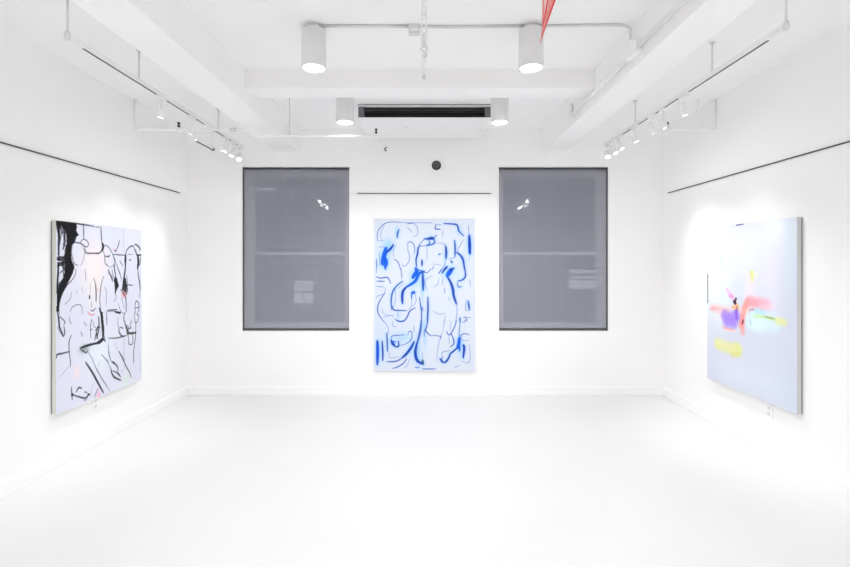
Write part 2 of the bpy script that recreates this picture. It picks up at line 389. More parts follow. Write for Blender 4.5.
SC = [
 ('A', 1.0, BL, [(80,265),(75,210),(90,150),(150,90),(220,72),(340,78)]), ('A', .9, BT, [(340,78),(420,82),(470,100),(492,150),(485,205),(440,225)]),
 ('A', 1.1, BL, [(385,90),(450,80)]), ('A', .8, BT, [(380,130),(410,150),(430,180)]), ('A', .7, BT, [(150,100),(120,160),(110,230),(140,270)]),
 ('A', 2.0, BL, [(298,150),(285,190),(280,235)]), ('A', .7, BT, [(75,265),(130,268)]), ('A', 1.0, BT, [(90,330),(150,328)]),
 ('A', 2.8, BD, [(240,305),(215,345),(170,385),(150,420)]), ('A', 5.5, BB, [(165,340),(150,400),(135,470),(130,510)]), ('A', 4.6, BB, [(150,440),(165,470),(165,510),(155,540)]),
 ('A', 1.2, BL, [(68,455),(68,567)]), ('A', .8, BT, [(100,380),(100,520)]),
 ('A', 1.1, BL, [(385,300),(400,280),(430,280),(455,315),(460,350),(455,400)]), ('A', 1.1, BT, [(388,300),(390,360),(408,430),(395,490),(350,530),(330,505)]),
 ('A', 1.2, BL, [(245,458),(275,470),(300,510),(315,567)]), ('A', .7, BT, [(270,300),(240,370),(250,440)]), ('A', 2.0, BD, [(510,315),(495,350),(490,400),(475,460),(480,530)]),
 ('A', 1.0, BL, [(567,240),(530,280),(510,320),(567,315)]), ('A', 1.6, BL, [(535,460),(535,530)]), ('A', 1.4, BB, [(460,540),(500,560)]), ('A', .8, BT, [(350,80),(567,80)]),
 ('B', .9, BT, [(0,78),(110,82)]), ('B', 1.4, BL, [(140,100),(138,140),(165,148),(190,145)]), ('B', .9, BT, [(140,100),(200,102)]),
 ('B', 1.8, BD, [(225,88),(300,92),(355,100),(372,130),(380,165),(430,215)]), ('B', .9, BT, [(480,100),(482,200)]), ('B', 3.6, BB, [(488,210),(492,290),(492,370),(495,405)]), ('B', 3.0, BD, [(486,215),(488,300),(494,385)]), ('B', 1.0, BP, [(488,400),(485,480)]),
 ('B', 3.6, BD, [(60,245),(100,240),(120,245)]), ('B', 1.8, BD, [(25,245),(60,250)]), ('B', 1.8, BL, [(120,240),(130,280),(100,305),(40,318)]), ('B', 1.2, BL, [(120,235),(155,205)]), ('B', 1.0, BT, [(40,320),(20,318)]), ('B', 1.4, BL, [(70,260),(80,290),(50,310)]),
 ('B', .7, BT, [(130,290),(200,290),(230,310)]), ('B', .8, BT, [(50,330),(52,470)]), ('B', 1.8, BL, [(172,406),(190,402)]),
 ('B', 2.6, BD, [(245,320),(250,380),(248,450)]), ('B', .9, BT, [(225,285),(245,320)]), ('B', 1.0, BT, [(248,450),(230,520),(200,567)]), ('B', .7, BT, [(220,150),(210,230)]),
 ('B', 2.2, BL, [(335,260),(342,340),(340,430)]), ('B', 1.0, BT, [(430,250),(395,310),(375,350),(365,390)]), ('B', 2.4, BD, [(360,385),(400,420),(425,470),(440,567)]), ('B', 2.0, BL, [(295,470),(315,495)]), ('B', 1.0, BT, [(280,450),(330,440),(350,400)]),
 ('B', 2.6, BD, [(260,530),(230,567)]), ('B', 2.0, BD, [(330,550),(280,560)]), ('B', .6, BT, [(100,505),(200,515)]), ('B', 1.2, BT, [(125,525),(100,567)]), ('B', 2.2, BD, [(0,465),(0,520)]),
 ('C', 1.4, BL, [(65,92),(110,105),(180,98),(215,160)]), ('C', 1.3, BL, [(70,135),(150,138)]), ('C', 1.1, BT, [(70,190),(140,195)]), ('C', .9, BT, [(155,200),(150,260),(80,290),(68,310)]), ('C', .9, BT, [(68,0),(68,50)]), ('C', 1.6, BB, [(150,0),(165,20)]),
 ('C', 1.3, BL, [(150,265),(100,340),(78,410),(90,480),(150,560)]), ('C', .7, BT, [(120,420),(150,480),(220,490),(250,520)]),
 ('C', 1.0, BL, [(318,0),(325,60),(330,110)]), ('C', 1.9, BL, [(335,135),(270,190),(230,260),(218,350),(225,430)]), ('C', 1.7, BL, [(230,390),(245,430),(300,438),(380,440)]), ('C', .8, BT, [(260,210),(265,300),(250,400)]), ('C', .7, BT, [(290,210),(350,150)]),
 ('C', 4.8, BB, [(490,30),(460,70),(440,100)]), ('C', 3.0, BB, [(470,0),(480,60)]), ('C', 3.4, BB, [(555,35),(510,55),(470,130),(420,170),(375,195)]), ('C', 3.2, BD, [(375,195),(340,240),(332,300),(335,365)]), ('C', 1.2, BL, [(480,20),(567,35)]),
 ('C', 2.6, BD, [(545,100),(548,220)]), ('C', 3.2, BB, [(430,265),(445,250),(460,258)]), ('C', 1.5, BB, [(432,260),(428,320)]), ('C', .9, BT, [(465,270),(475,340),(440,400)]), ('C', .9, BT, [(430,310),(430,380),(400,430)]),
 ('C', 1.5, BL, [(510,300),(520,380),(532,460),(530,567)]), ('C', 1.7, BL, [(465,410),(410,445),(385,500),(350,545),(300,552),(260,530)]), ('C', .8, BT, [(285,450),(290,520)]), ('C', .6, BT, [(130,510),(250,480)]), ('C', 1.2, BT, [(540,400),(545,440)]),
 ('D', 3.0, BL, [(5,30),(10,120),(12,230)]), ('D', 1.1, BL, [(0,35),(50,50),(90,10)]), ('D', 1.0, BT, [(100,80),(40,120),(30,170),(60,230)]), ('D', .8, BT, [(175,110),(160,170),(120,200)]), ('D', 1.4, BL, [(205,10),(170,60)]), ('D', 2.0, BD, [(240,0),(205,55)]),
 ('D', 5.6, BB, [(305,20),(280,50),(260,80)]), ('D', 2.4, BD, [(330,0),(290,30)]), ('D', 3.2, BD, [(262,90),(300,160),(320,230),(328,290),(355,370)]), ('D', 1.8, BD, [(440,0),(448,80),(420,120),(370,135)]), ('D', 2.0, BT, [(365,150),(375,195),(410,190)]),
 ('D', 1.2, BT, [(230,200),(235,260)]), ('D', .8, BT, [(215,100),(210,180)]), ('D', 2.2, BL, [(60,300),(62,400),(58,500),(55,567)]), ('D', .8, BT, [(110,440),(170,475),(240,465)]), ('D', .8, BT, [(275,300),(280,340)]), ('D', 1.0, BT, [(360,380),(360,470),(345,560)]),
 ('D', 2.4, BL, [(475,340),(490,430)]), ('D', 1.0, BT, [(455,330),(450,430),(490,435)]), ('D', 1.8, BL, [(390,510),(395,567)]), ('D', 1.6, BT, [(425,510),(455,510),(450,545),(425,560)]), ('D', 1.0, BT, [(460,510),(500,510)]), ('D', 1.0, BT, [(490,120),(500,190)]), ('D', .6, BT, [(240,480),(230,567)]), ('D', 2.2, BT, [(0,400),(5,440)]),
 ('E', 3.4, BD, [(75,215),(78,330),(75,460)]), ('E', 3.0, BB, [(82,225),(80,440)]), ('E', 2.0, BD, [(125,215),(132,330),(132,420)]), ('E', 1.8, BL, [(172,135),(178,230),(180,325)]),
 ('E', .8, BT, [(150,20),(190,90),(180,160)]), ('E', 1.6, BL, [(280,0),(310,15),(360,5)]), ('E', .9, BT, [(230,10),(240,65),(280,65)]),
 ('E', 1.1, BL, [(360,152),(290,158),(230,165),(215,200)]), ('E', 3.4, BD, [(220,210),(235,245),(250,255)]), ('E', 1.8, BD, [(235,250),(260,272),(295,270),(292,215)]), ('E', 1.0, BL, [(390,155),(400,120),(430,125),(425,200),(370,245),(300,265)]), ('E', 1.4, BB, [(225,225),(270,225)]),
 ('E', 3.0, BD, [(455,225),(420,290),(370,355),(330,390)]), ('E', 1.6, BL, [(340,385),(270,425),(170,430)]), ('E', 1.4, BL, [(378,400),(340,450),(280,485),(235,500)]), ('E', .8, BT, [(410,400),(380,470),(355,490)]), ('E', .7, BT, [(200,330),(205,390),(300,380)]),
 ('E', 2.6, BL, [(530,0),(520,100),(500,190),(478,260)]), ('E', 3.6, BD, [(485,240),(468,320),(475,390),(500,430),(550,455)]), ('E', 1.2, BL, [(460,490),(510,490)]), ('E', 1.0, BT, [(450,60),(455,130)]),
 ('E', .8, BT, [(540,330),(545,400)]), ('E', 1.6, BT, [(560,100),(560,170)]),
 ('F', 1.6, BL, [(58,0),(50,60),(38,110),(90,165)]), ('F', 1.0, BL, [(90,160),(190,168),(185,200)]), ('F', .8, BT, [(210,120),(170,250),(150,420)]), ('F', .6, BT, [(225,0),(220,110)]),
 ('F', 1.3, BL, [(255,115),(265,145),(295,145),(340,60),(355,0)]), ('F', 1.5, BL, [(300,140),(325,200),(325,250),(290,280)]), ('F', .8, BT, [(275,160),(285,250)]), ('F', .6, BT, [(300,0),(290,110)]),
 ('F', 1.4, BT, [(395,0),(385,100),(380,200)]), ('F', 1.2, BL, [(405,190),(400,160),(440,140),(490,155)]), ('F', .8, BT, [(400,195),(430,212),(490,210)]), ('F', 4.0, BB, [(385,185),(380,240),(365,290)]), ('F', 2.4, BB, [(385,250),(388,320)]),
 ('F', 3.0, BD, [(425,255),(435,290),(425,390)]), ('F', .8, BT, [(490,250),(490,430),(410,425)]), ('F', 2.0, BD, [(365,285),(320,325),(290,350)]), ('F', 2.2, BD, [(290,345),(275,390),(240,435),(200,430)]), ('F', 1.0, BT, [(290,315),(215,330),(205,370)]), ('F', 2.4, BD, [(185,400),(210,425)]), ('F', 1.2, BL, [(215,380),(190,410)]),
 ('F', 1.2, BT, [(440,10),(470,0)]), ('F', 1.4, BL, [(0,505),(140,505)]), ('F', .8, BT, [(330,490),(390,470)]), ('F', 2.6, (.1, .3, .45), [(5,410),(10,455)]),
]
for k, wd, col, pts in SC:
    if wd > 1.7: rC.stroke(mC(k, pts), wd * PX * 2.2, BP, .30, soft=.022)
for k, wd, col, pts in SC: rC.stroke(mC(k, pts), (wd * .9 if wd < 1.3 else wd * .98) * PX * .88, col, .97, soft=.003, dry=.12)
painting('white canvas of blue line figures hanging between the windows', (cX0, YC, cZ0), (1, 0, 0), cX1 - cX0, cZ1 - cZ0, .040, rC, M['edgeC'], M['edgeC'], (0, -1, 0))

# --- black and white painting, left wall
XL = -(2.861 - .041); lY0, lY1, lZ0, lZ1 = 3.592, 4.675, .431, 1.918
rL = Raster(lY1 - lY0, lZ1 - lZ0, 210, (.865, .870, .930))
def side(k, pts, XF, Y0, Z0):
    out = []
    for x, y in survey(k, pts):
        Y = XF * F / (x - CX); out.append((Y - Y0, CH + (HY - y) * Y / F - Z0))
    return out
def mL(k, pts): return side(k, pts, XL, lY0, lZ0)
K = (.03, .03, .05); KG = (.35, .36, .42); KT = (.6, .62, .68); KR = (.85, .35, .35)
rL.blob(mL('b', [(30, 500)])[0], .12, .18, (.97, .90, .90), .6); rL.blob(mL('c', [(480, 60)])[0], .15, .2, (.97, .93, .92), .6)
rL.blob(mL('c', [(540, 250)])[0], .07, .15, (.97, .92, .88), .5); rL.blob(mL('h', [(350, 340)])[0], .06, .06, (.83, .90, .85), .7)
rL.blob(mL('f', [(60, 480)])[0], .15, .15, (.90, .94, .95), .7); rL.blob(mL('g', [(475, 335)])[0], .025, .05, (.93, .68, .82), .7)
rL.blob(mL('g', [(270, 110)])[0], .03, .05, (.97, .87, .88), .8); rL.blob(mL('e', [(410, 420)])[0], .05, .03, (.45, .52, .50), .75); rL.blob(mL('b', [(130, 200)])[0], .09, .12, (.86, .89, .96), .6)
rL.blob(mL('d', [(330, 340)])[0], .03, .03, KR, .7)
rL.poly(mL('a', [(85,52),(320,85),(330,130),(320,165),(350,215),(310,245),(300,300),(270,340),(260,420),(270,500),(295,567),(200,567),(190,450),(215,300),(205,200),(190,160),(150,110),(110,250),(108,110),(85,95)]), K, .96, dry=.12)
rL.poly(mL('a', [(118,100),(190,110),(180,180),(140,270),(118,270)]), K, .7, dry=.6)
rL.poly(mL('c', [(200,0),(295,0),(300,50),(275,120),(240,190),(200,260),(160,340),(135,430),(120,545),(95,540),(100,330),(140,230),(180,130)]), K, .97, dry=.12)
rL.poly(mL('a', [(190,420),(240,440),(300,567),(200,567),(170,500)]), K, .85, dry=.35)
for q in ([(85,90),(130,95),(128,170),(112,210)], [(150,100),(215,110),(205,200),(185,330),(165,380),(178,250),(175,160)], [(118,230),(150,240),(135,330),(128,450),(112,450)],
          [(100,470),(160,455),(205,470),(200,545),(150,567),(100,567),(105,530),(150,525),(155,505),(105,505)], [(195,330),(240,330),(270,420),(200,470)]):
    rL.poly(mL('a', q), K, .85, dry=.45)
for q in ([(108,0),(130,0),(128,80),(112,330),(100,330)], [(150,0),(220,0),(200,90),(165,60)], [(120,220),(180,150),(200,200),(130,330),(105,330)]):
    rL.poly(mL('c', q), K, .85, dry=.4)
for k, q in (('d', [(215,150),(250,160),(272,250),(250,290),(232,340),(222,250)]), ('d', [(325,150),(350,160),(362,250),(350,330),(305,290)]), ('f', [(55,0),(88,0),(98,120),(98,290),(120,340),(90,320),(0,360),(40,320),(80,290),(80,130)]), ('b', [(340,440),(358,440),(352,567),(336,567)])):
    rL.poly(mL(k, q), K, .9, dry=.3)
SL = [
 ('d', .9, KG, [(180,120),(215,190),(240,300)]), ('d', .9, KG, [(250,20),(285,110),(300,200)]), ('d', .8, K, [(195,60),(200,120),(225,160)]), ('d', .9, K, [(150,60),(160,110),(190,150),(200,200)]), ('d', 1.2, K, [(360,240),(370,300),(355,350)]), ('d', .8, KG, [(300,380),(320,460),(340,520)]), ('e', .8, KG, [(110,170),(125,215),(150,240)]), ('f', .9, KG, [(260,60),(262,160),(280,200)]), ('f', 1.6, K, [(385,160),(375,215),(395,235)]), ('d', .8, (.8,.6,.45), [(30,280),(50,300)]),
 ('f', .7, KG, [(30,180),(70,180),(60,280)]), ('a', .9, K, [(200,250),(215,320),(190,400),(215,440)]), ('a', .9, (.9,.9,.95), [(130,140),(150,230),(140,330)]), ('c', .8, KG, [(420,60),(430,190)]), ('c', .8, KT, [(380,260),(395,330)]),
 ('a', 1.6, K, [(85,55),(200,68),(320,85),(420,100),(520,118)]), ('a', 1.0, (.45, .62, .55), [(480,112),(530,125)]), ('a', 1.3, K, [(403,95),(405,255)]), ('a', 2.4, K, [(120,110),(125,200),(120,330),(122,450)]), ('a', 1.5, K, [(190,150),(180,230),(195,300),(170,380)]), ('a', 1.2, K, [(215,200),(225,300),(200,380)]), ('a', 1.6, K, [(240,340),(205,420),(170,480)]),
 ('a', 1.2, K, [(270,330),(290,300),(370,310),(400,330),(430,350)]), ('a', 1.0, K, [(365,300),(400,265),(440,280),(460,320),(440,350),(400,335)]), ('a', 1.2, K, [(300,300),(330,200)]), ('a', 1.5, K, [(415,350),(425,405),(450,422),(567,422)]),
 ('a', .9, K, [(275,340),(265,400),(275,470),(300,540),(340,560)]), ('a', .7, KG, [(375,320),(410,400),(400,500),(370,560)]), ('a', 2.6, K, [(105,495),(150,500)]), ('a', 1.6, K, [(105,530),(200,530)]), ('a', 1.2, K, [(105,465),(160,460)]), ('a', 1.6, K, [(325,210),(348,215)]),
 ('b', 1.0, (.3, .45, .38), [(0,125),(65,130)]), ('b', 1.5, K, [(68,130),(72,230),(80,330)]), ('b', 4.0, K, [(85,310),(92,350),(80,395)]), ('b', 1.6, K, [(0,424),(50,420),(85,380)]), ('b', 1.0, K, [(95,340),(130,335),(160,360),(195,420),(215,480),(230,567)]), ('b', 1.0, K, [(95,400),(110,460),(115,530),(140,567)]), ('b', 1.4, K, [(115,455),(150,460),(170,445)]),
 ('b', 1.3, (.2, .1, .1), [(278,275),(265,330),(235,400)]), ('b', 1.0, KR, [(205,375),(232,400)]), ('b', 1.6, K, [(222,395),(240,400)]), ('b', 1.2, K, [(205,435),(270,440),(340,445)]), ('b', .6, KT, [(322,120),(325,300),(330,420)]), ('b', .9, K, [(215,460),(240,540)]), ('b', 1.1, K, [(280,505),(315,567)]),
 ('b', 1.6, K, [(345,440),(360,390),(395,350),(430,340),(445,370),(450,400)]), ('b', 1.0, KG, [(370,435),(430,435)]), ('b', 1.2, K, [(385,490),(400,505),(410,490)]), ('b', 2.4, K, [(345,430),(340,500),(345,567)]), ('b', 2.2, K, [(450,325),(475,330),(510,370),(505,390)]), ('b', 2.4, K, [(460,380),(475,440),(525,440)]), ('b', 5.0, K, [(485,450),(492,510),(488,567)]), ('b', 1.2, K, [(520,450),(515,520),(500,567)]),
 ('c', 2.0, K, [(120,0),(112,100),(105,230),(100,330)]), ('c', 1.1, K, [(135,100),(180,70)]), ('c', 1.0, K, [(318,60),(305,130),(260,195),(220,235),(170,320),(140,400),(125,480),(128,567)]), ('c', 1.4, K, [(170,60),(175,180),(130,250)]), ('c', .7, KG, [(265,320),(250,400),(190,455)]), ('c', 1.0, KG, [(250,545),(275,490),(320,465),(365,465),(385,500),(390,567)]), ('c', .8, KT, [(325,285),(330,340)]),
 ('c', 2.2, K, [(470,355),(472,395)]), ('c', 1.4, KG, [(515,160),(540,230),(548,330),(548,430)]), ('c', .8, KT, [(480,210),(480,330)]), ('c', 1.0, (.6, .35, .3), [(490,430),(495,490)]), ('c', 1.6, KG, [(485,525),(510,530),(540,500)]),
 ('d', 2.0, KG, [(5,230),(12,330),(10,420)]), ('d', 1.0, K, [(100,140),(75,210),(62,300),(55,400),(60,480),(70,567)]), ('d', 2.6, K, [(50,500),(68,567)]), ('d', .8, KG, [(130,0),(165,35),(205,20),(215,0)]), ('d', 1.1, K, [(155,65),(180,140),(195,190)]), ('d', 3.2, K, [(235,150),(240,220),(230,330)]), ('d', 2.2, K, [(215,190),(265,250)]), ('d', 1.0, K, [(245,0),(270,80),(300,160)]), ('d', 1.8, K, [(215,0),(225,80),(240,170)]),
 ('d', 2.8, K, [(345,0),(340,80),(325,180),(310,290)]), ('d', 1.2, K, [(360,130),(365,250),(350,340)]), ('d', 1.6, K, [(290,290),(340,360),(352,430),(355,540)]), ('d', 1.2, K, [(370,235),(430,242)]), ('d', 3.6, K, [(485,0),(485,60)]), ('d', 2.0, K, [(485,60),(495,150),(508,230),(510,310)]), ('d', 1.2, KG, [(510,320),(500,380)]),
 ('d', 1.2, K, [(460,560),(455,480),(465,420),(490,440),(500,500),(480,567)]), ('d', 1.0, K, [(455,500),(500,490)]), ('d', 1.4, K, [(140,525),(200,522),(250,515)]), ('d', .8, KG, [(120,540),(240,535)]), ('d', 1.0, KG, [(225,330),(240,380),(210,430)]), ('d', .8, KG, [(110,260),(130,330),(125,480)]), ('d', 1.0, KG, [(265,450),(290,530),(330,567)]), ('d', 2.0, K, [(220,540),(290,550)]),
 ('e', 2.2, K, [(108,0),(122,80),(130,170),(165,250)]), ('e', 1.1, K, [(135,50),(190,110),(180,140)]), ('e', 1.4, K, [(180,160),(188,225),(175,275),(150,240)]), ('e', .9, KG, [(240,50),(250,110),(268,130)]), ('e', 1.0, KG, [(410,110),(435,160)]), ('e', 1.0, KG, [(372,220),(392,280)]), ('e', 1.2, K, [(265,265),(240,330),(240,440),(255,567)]), ('e', 1.7, K, [(98,520),(100,485),(160,470),(240,450)]),
 ('e', 3.0, K, [(365,410),(430,385),(500,365),(567,352)]), ('e', 1.4, K, [(370,425),(430,460),(455,435)]), ('e', .8, KG, [(455,460),(490,510),(515,567)]), ('e', .9, K, [(495,80),(482,170),(485,300)]), ('e', 1.2, K, [(480,200),(500,200)]), ('e', .8, KG, [(505,90),(525,170),(560,180)]), ('e', 1.8, K, [(565,160),(530,320)]), ('e', 2.0, K, [(555,250),(560,300)]), ('e', 1.2, KR, [(450,0),(490,35),(530,20)]),
 ('f', 4.2, K, [(70,0),(80,100),(92,200),(90,290)]), ('f', 2.6, K, [(0,355),(50,350),(90,320)]), ('f', 1.0, K, [(95,240),(120,340)]), ('f', 2.0, K, [(40,50),(45,180),(20,300)]), ('f', 1.2, K, [(0,215),(40,170)]), ('f', 1.0, K, [(130,0),(135,150)]), ('f', 1.6, (.2, .25, .22), [(155,298),(240,295),(310,280),(365,265)]), ('f', 3.0, (.15, .2, .17), [(365,245),(420,240),(465,235)]),
 ('f', 1.8, K, [(270,190),(275,230),(300,270),(330,270)]), ('f', 1.2, K, [(280,170),(320,185)]), ('f', 1.6, K, [(345,0),(325,60),(340,130),(360,200),(370,250)]), ('f', 2.6, K, [(360,150),(365,250)]), ('f', 1.0, K, [(445,0),(455,110),(480,110),(495,40),(470,30)]), ('f', 1.2, K, [(400,160),(410,180),(385,190)]), ('f', 1.2, K, [(415,90),(400,150)]), ('f', 1.2, K, [(378,260),(385,360),(425,360),(430,300),(420,250)]), ('f', 1.2, K, [(460,110),(462,230),(450,360),(438,460),(438,567)]),
 ('f', .7, KT, [(325,270),(330,400),(328,500)]), ('f', .7, KT, [(150,300),(160,440),(185,567)]), ('f', 1.1, K, [(270,445),(310,510),(335,567)]), ('f', .8, KG, [(75,480),(120,530),(160,567)]), ('f', .9, KG, [(148,380),(155,470),(180,550)]), ('f', .6, KT, [(225,340),(240,400),(290,470)]), ('f', 2.2, K, [(230,0),(290,15)]),
 ('g', .9, K, [(212,0),(212,65)]), ('g', 2.6, K, [(355,20),(420,120),(480,230),(525,310)]), ('g', 1.0, KG, [(420,0),(470,110),(560,250)]), ('g', .7, KT, [(200,60),(110,160)]), ('g', 1.4, K, [(222,255),(225,330),(230,375)]), ('g', 3.0, K, [(222,325),(240,330)]), ('g', 1.7, K, [(235,330),(300,350),(350,360),(380,335),(395,325)]), ('g', 1.7, K, [(265,305),(290,262),(318,268)]), ('g', 2.2, K, [(375,325),(395,325)]), ('g', 1.2, K, [(345,300),(370,310)]), ('g', 1.0, KG, [(335,380),(360,375),(375,350)]),
 ('g', 1.2, KG, [(475,265),(450,320),(440,350)]), ('g', .7, KT, [(435,210),(410,300),(400,350)]), ('g', .8, (.85, .5, .7), [(490,300),(485,370)]),
 ('h', 1.5, K, [(270,15),(310,90),(350,180),(390,250),(410,310)]), ('h', .9, KG, [(75,50),(130,120),(175,200),(185,240)]), ('h', 2.2, K, [(180,210),(190,260),(215,305),(250,325),(295,345)]), ('h', 1.8, K, [(195,130),(215,150),(240,170),(260,210),(255,250)]), ('h', 2.4, K, [(200,140),(220,145)]), ('h', 1.3, K, [(200,235),(250,260),(285,300)]), ('h', .8, KT, [(300,220),(310,260)]), ('h', 1.2, K, [(265,255),(290,310)]),
 ('h', .8, KG, [(20,210),(80,330),(170,470)]), ('h', .9, KG, [(155,10),(165,80),(195,150)]), ('h', 1.0, K, [(438,0),(436,150)]), ('h', .6, KT, [(60,130),(30,200)]), ('h', .6, KT, [(505,40),(515,200),(510,270)]), ('h', .6, KT, [(330,0),(335,220)]),
]
for k, wd, col, pts in SL: rL.stroke(mL(k, pts), wd * .0088 * .8, col, .93, soft=.0032, dry=.12)
painting('tall canvas of black brush line figures with dark left edge', (XL, lY0, lZ0), (0, 1, 0), lY1 - lY0, lZ1 - lZ0, .040, rL, M['edgeL'], M['backw'], (1, 0, 0))

# --- pastel abstract, right wall
XR = 2.861 - .044; rY0, rY1, rZ0, rZ1 = 3.559, 4.690, .445, 1.940
rR = Raster(rY1 - rY0, rZ1 - rZ0, 170, (.825, .842, .900))
def mR(k, pts): return side(k, pts, XR, rY0, rZ0)
def bR(k, pt, rx, rz, col, al=1, ang=0, pw=2, dry=0): rR.blob(mR(k, [pt])[0], rx, rz, col, al, pw, ang, dry)
bR('p', (130, 500), .22, .55, (.965, .985, .985), .9); bR('p', (480, 330), .28, .35, (.895, .910, .975), .8); bR('q', (250, 150), .20, .25, (.95, .97, .99), .8)
bR('q', (380, 420), .07, .5, (.84, .90, .93), .6); bR('s', (200, 150), .13, .3, (.93, .91, .965), .6); bR('u', (150, 250), .3, .12, (.84, .88, .93), .6); bR('t', (300, 480), .4, .14, (.87, .885, .945), .6)
bR('u', (350, 300), .08, .18, (.80, .86, .90), .5); bR('p', (130, 230), .05, .08, (.88, .97, .95), .6); bR('p', (220, 480), .06, .09, (.80, .96, .91), .75); bR('p', (240, 300), .02, .2, (.97, .96, .93), .7)
bR('r', (220, 300), .07, .16, (.87, .97, .99), .8); bR('r', (60, 250), .03, .3, (.93, .98, .99), .5)
bR('r', (470, 250), .06, .16, (.96, .88, .93), .5)
for pts, wd, col, al, so in (
    (('r', [(490, 70), (490, 135)]), .055, (.86, .88, .56), .95, .014), (('s', [(40, 90), (60, 100)]), .05, (.92, .93, .72), .5, .02), (('r', [(480, 150), (440, 290)]), .05, (.96, .86, .92), .6, .02),
    (('r', [(120, 405), (200, 415), (260, 430)]), .06, (.97, .70, .68), .8, .03), (('r', [(100, 412), (150, 410)]), .015, (.93, .62, .62), .8, .008), (('r', [(190, 450), (220, 500)]), .05, (.99, .82, .80), .7, .03),
    (('r', [(450, 350), (420, 420), (400, 500), (390, 567)]), .075, (.96, .58, .54), .92, .018), (('t', [(400, 10), (400, 60), (405, 115)]), .05, (.97, .62, .62), .85, .02),
    (('r', [(470, 350), (530, 370), (567, 380)]), .10, (.97, .64, .64), .85, .03), (('s', [(10, 350), (80, 360), (160, 370)]), .08, (.96, .62, .68), .8, .03), (('s', [(100, 380), (220, 385)]), .05, (.95, .84, .91), .6, .03),
    (('r', [(380, 440), (480, 440)]), .04, (.99, .76, .74), .6, .02),
    (('r', [(235, 480), (290, 500), (340, 480)]), .12, (.66, .53, .93), .95, .022), (('r', [(260, 530), (320, 540)]), .10, (.63, .50, .93), .9, .025), (('t', [(240, 20), (320, 35)]), .07, (.66, .56, .95), .8, .03), (('r', [(340, 430), (350, 500)]), .045, (.52, .36, .86), .8, .012),
    (('r', [(250, 230), (290, 280), (310, 310)]), .035, (.93, .68, .88), .85, .014), (('r', [(280, 290), (310, 300)]), .03, (.90, .55, .80), .8, .012), (('r', [(310, 400), (360, 400)]), .04, (.97, .72, .50), .9, .012), (('r', [(345, 370), (355, 385)]), .02, (.98, .72, .30), .9, .006),
    (('r', [(340, 320), (325, 355)]), .026, (.22, .05, .12), 1, .005), (('r', [(322, 345), (335, 362)]), .03, (.15, .04, .10), 1, .005), (('r', [(350, 400), (350, 430)]), .02, (.55, .25, .5), .8, .008),
    (('r', [(405, 530), (400, 552)]), .018, (.35, .05, .10), 1, .005), (('t', [(408, 0), (402, 30)]), .014, (.40, .08, .12), 1, .004),
    (('r', [(480, 425), (567, 420)]), .02, (.80, .87, .93), .8, .01), (('r', [(470, 430), (472, 500), (482, 567)]), .012, (.45, .47, .60), .85, .005), (('r', [(480, 425), (510, 422)]), .012, (.55, .30, .45), .9, .005), (('s', [(0, 425), (35, 420)]), .014, (.70, .30, .35), .9, .005),
    (('r', [(500, 500), (567, 520)]), .16, (.84, .94, .95), .8, .04), (('s', [(20, 540), (230, 550)]), .16, (.83, .93, .95), .75, .03), (('s', [(60, 435), (130, 455)]), .05, (.68, .87, .93), .8, .02), (('t', [(520, 40), (567, 60)]), .10, (.86, .94, .96), .7, .04),
    (('s', [(50, 480), (130, 490), (245, 515)]), .024, (.76, .86, .55), .9, .008), (('s', [(150, 490), (230, 508)]), .010, (.50, .62, .28), .9, .004), (('r', [(500, 480), (567, 485)]), .035, (.80, .92, .80), .7, .02), (('s', [(265, 530), (320, 540)]), .065, (.90, .91, .62), .85, .018),
    (('t', [(215, 70), (260, 80), (320, 95)]), .012, (.93, .50, .52), .85, .005), (('t', [(230, 95), (340, 105)]), .02, (.99, .82, .80), .7, .01), (('t', [(470, 0), (480, 40)]), .012, (.6, .68, .82), .7, .006),
    (('t', [(170, 225), (220, 245), (290, 268), (360, 275)]), .115, (.90, .90, .64), .92, .022), (('t', [(150, 195), (175, 260)]), .03, (.90, .90, .55), .7, .012), (('t', [(310, 325), (370, 320)]), .05, (.87, .87, .48), .8, .02), (('t', [(340, 230), (370, 260)]), .05, (.88, .88, .52), .6, .02),
    (('p', [(345, 142), (375, 135), (410, 128)]), .020, (.33, .26, .55), .95, .004), (('p', [(280, 137), (345, 135)]), .006, (.75, .70, .82), .7, .003),
    (('r', [(70, 95), (68, 220), (68, 350)]), .028, (.08, .20, .17), 1, .004), (('p', [(500, 420), (567, 400)]), .03, (.86, .90, .94), .6, .015), (('p', [(218, 400), (228, 420)]), .02, (.88, .86, .84), .7, .01)):
    rR.stroke(mR(*pts), wd * .9, col, al, soft=so, taper=False, dry=.1)
rpaint = painting('pale pastel abstract canvas with pink, violet and yellow strokes', (XR, rY0, rZ0), (0, 1, 0), rY1 - rY0, rZ1 - rZ0, .043, rR, M['alu'], M['backw'], (-1, 0, 0))

# ------------------------------------------------------------------ hanging rails
bm = bmesh.new(); box(bm, WL, WL + .012, 1.2, 5.47, 2.401, 2.409, .002)
tag(obj('picture_rail', bm, M['rail']), 'thin picture rail, coloured as its shadow line, along the left wall above the black line painting', 'picture rail')
bm = bmesh.new(); box(bm, WR - .012, WR, 1.2, 5.52, 2.407, 2.415, .002)
tag(obj('picture_rail', bm, M['rail']), 'thin picture rail, coloured as its shadow line, along the right wall above the pastel painting', 'picture rail')
bm = bmesh.new(); box(bm, -.815, .795, BK - .012, BK, 2.418, 2.426, .002)
tag(obj('picture_rail', bm, M['rail']), 'short picture rail, coloured as its shadow line, on the back wall above the blue painting', 'picture rail')

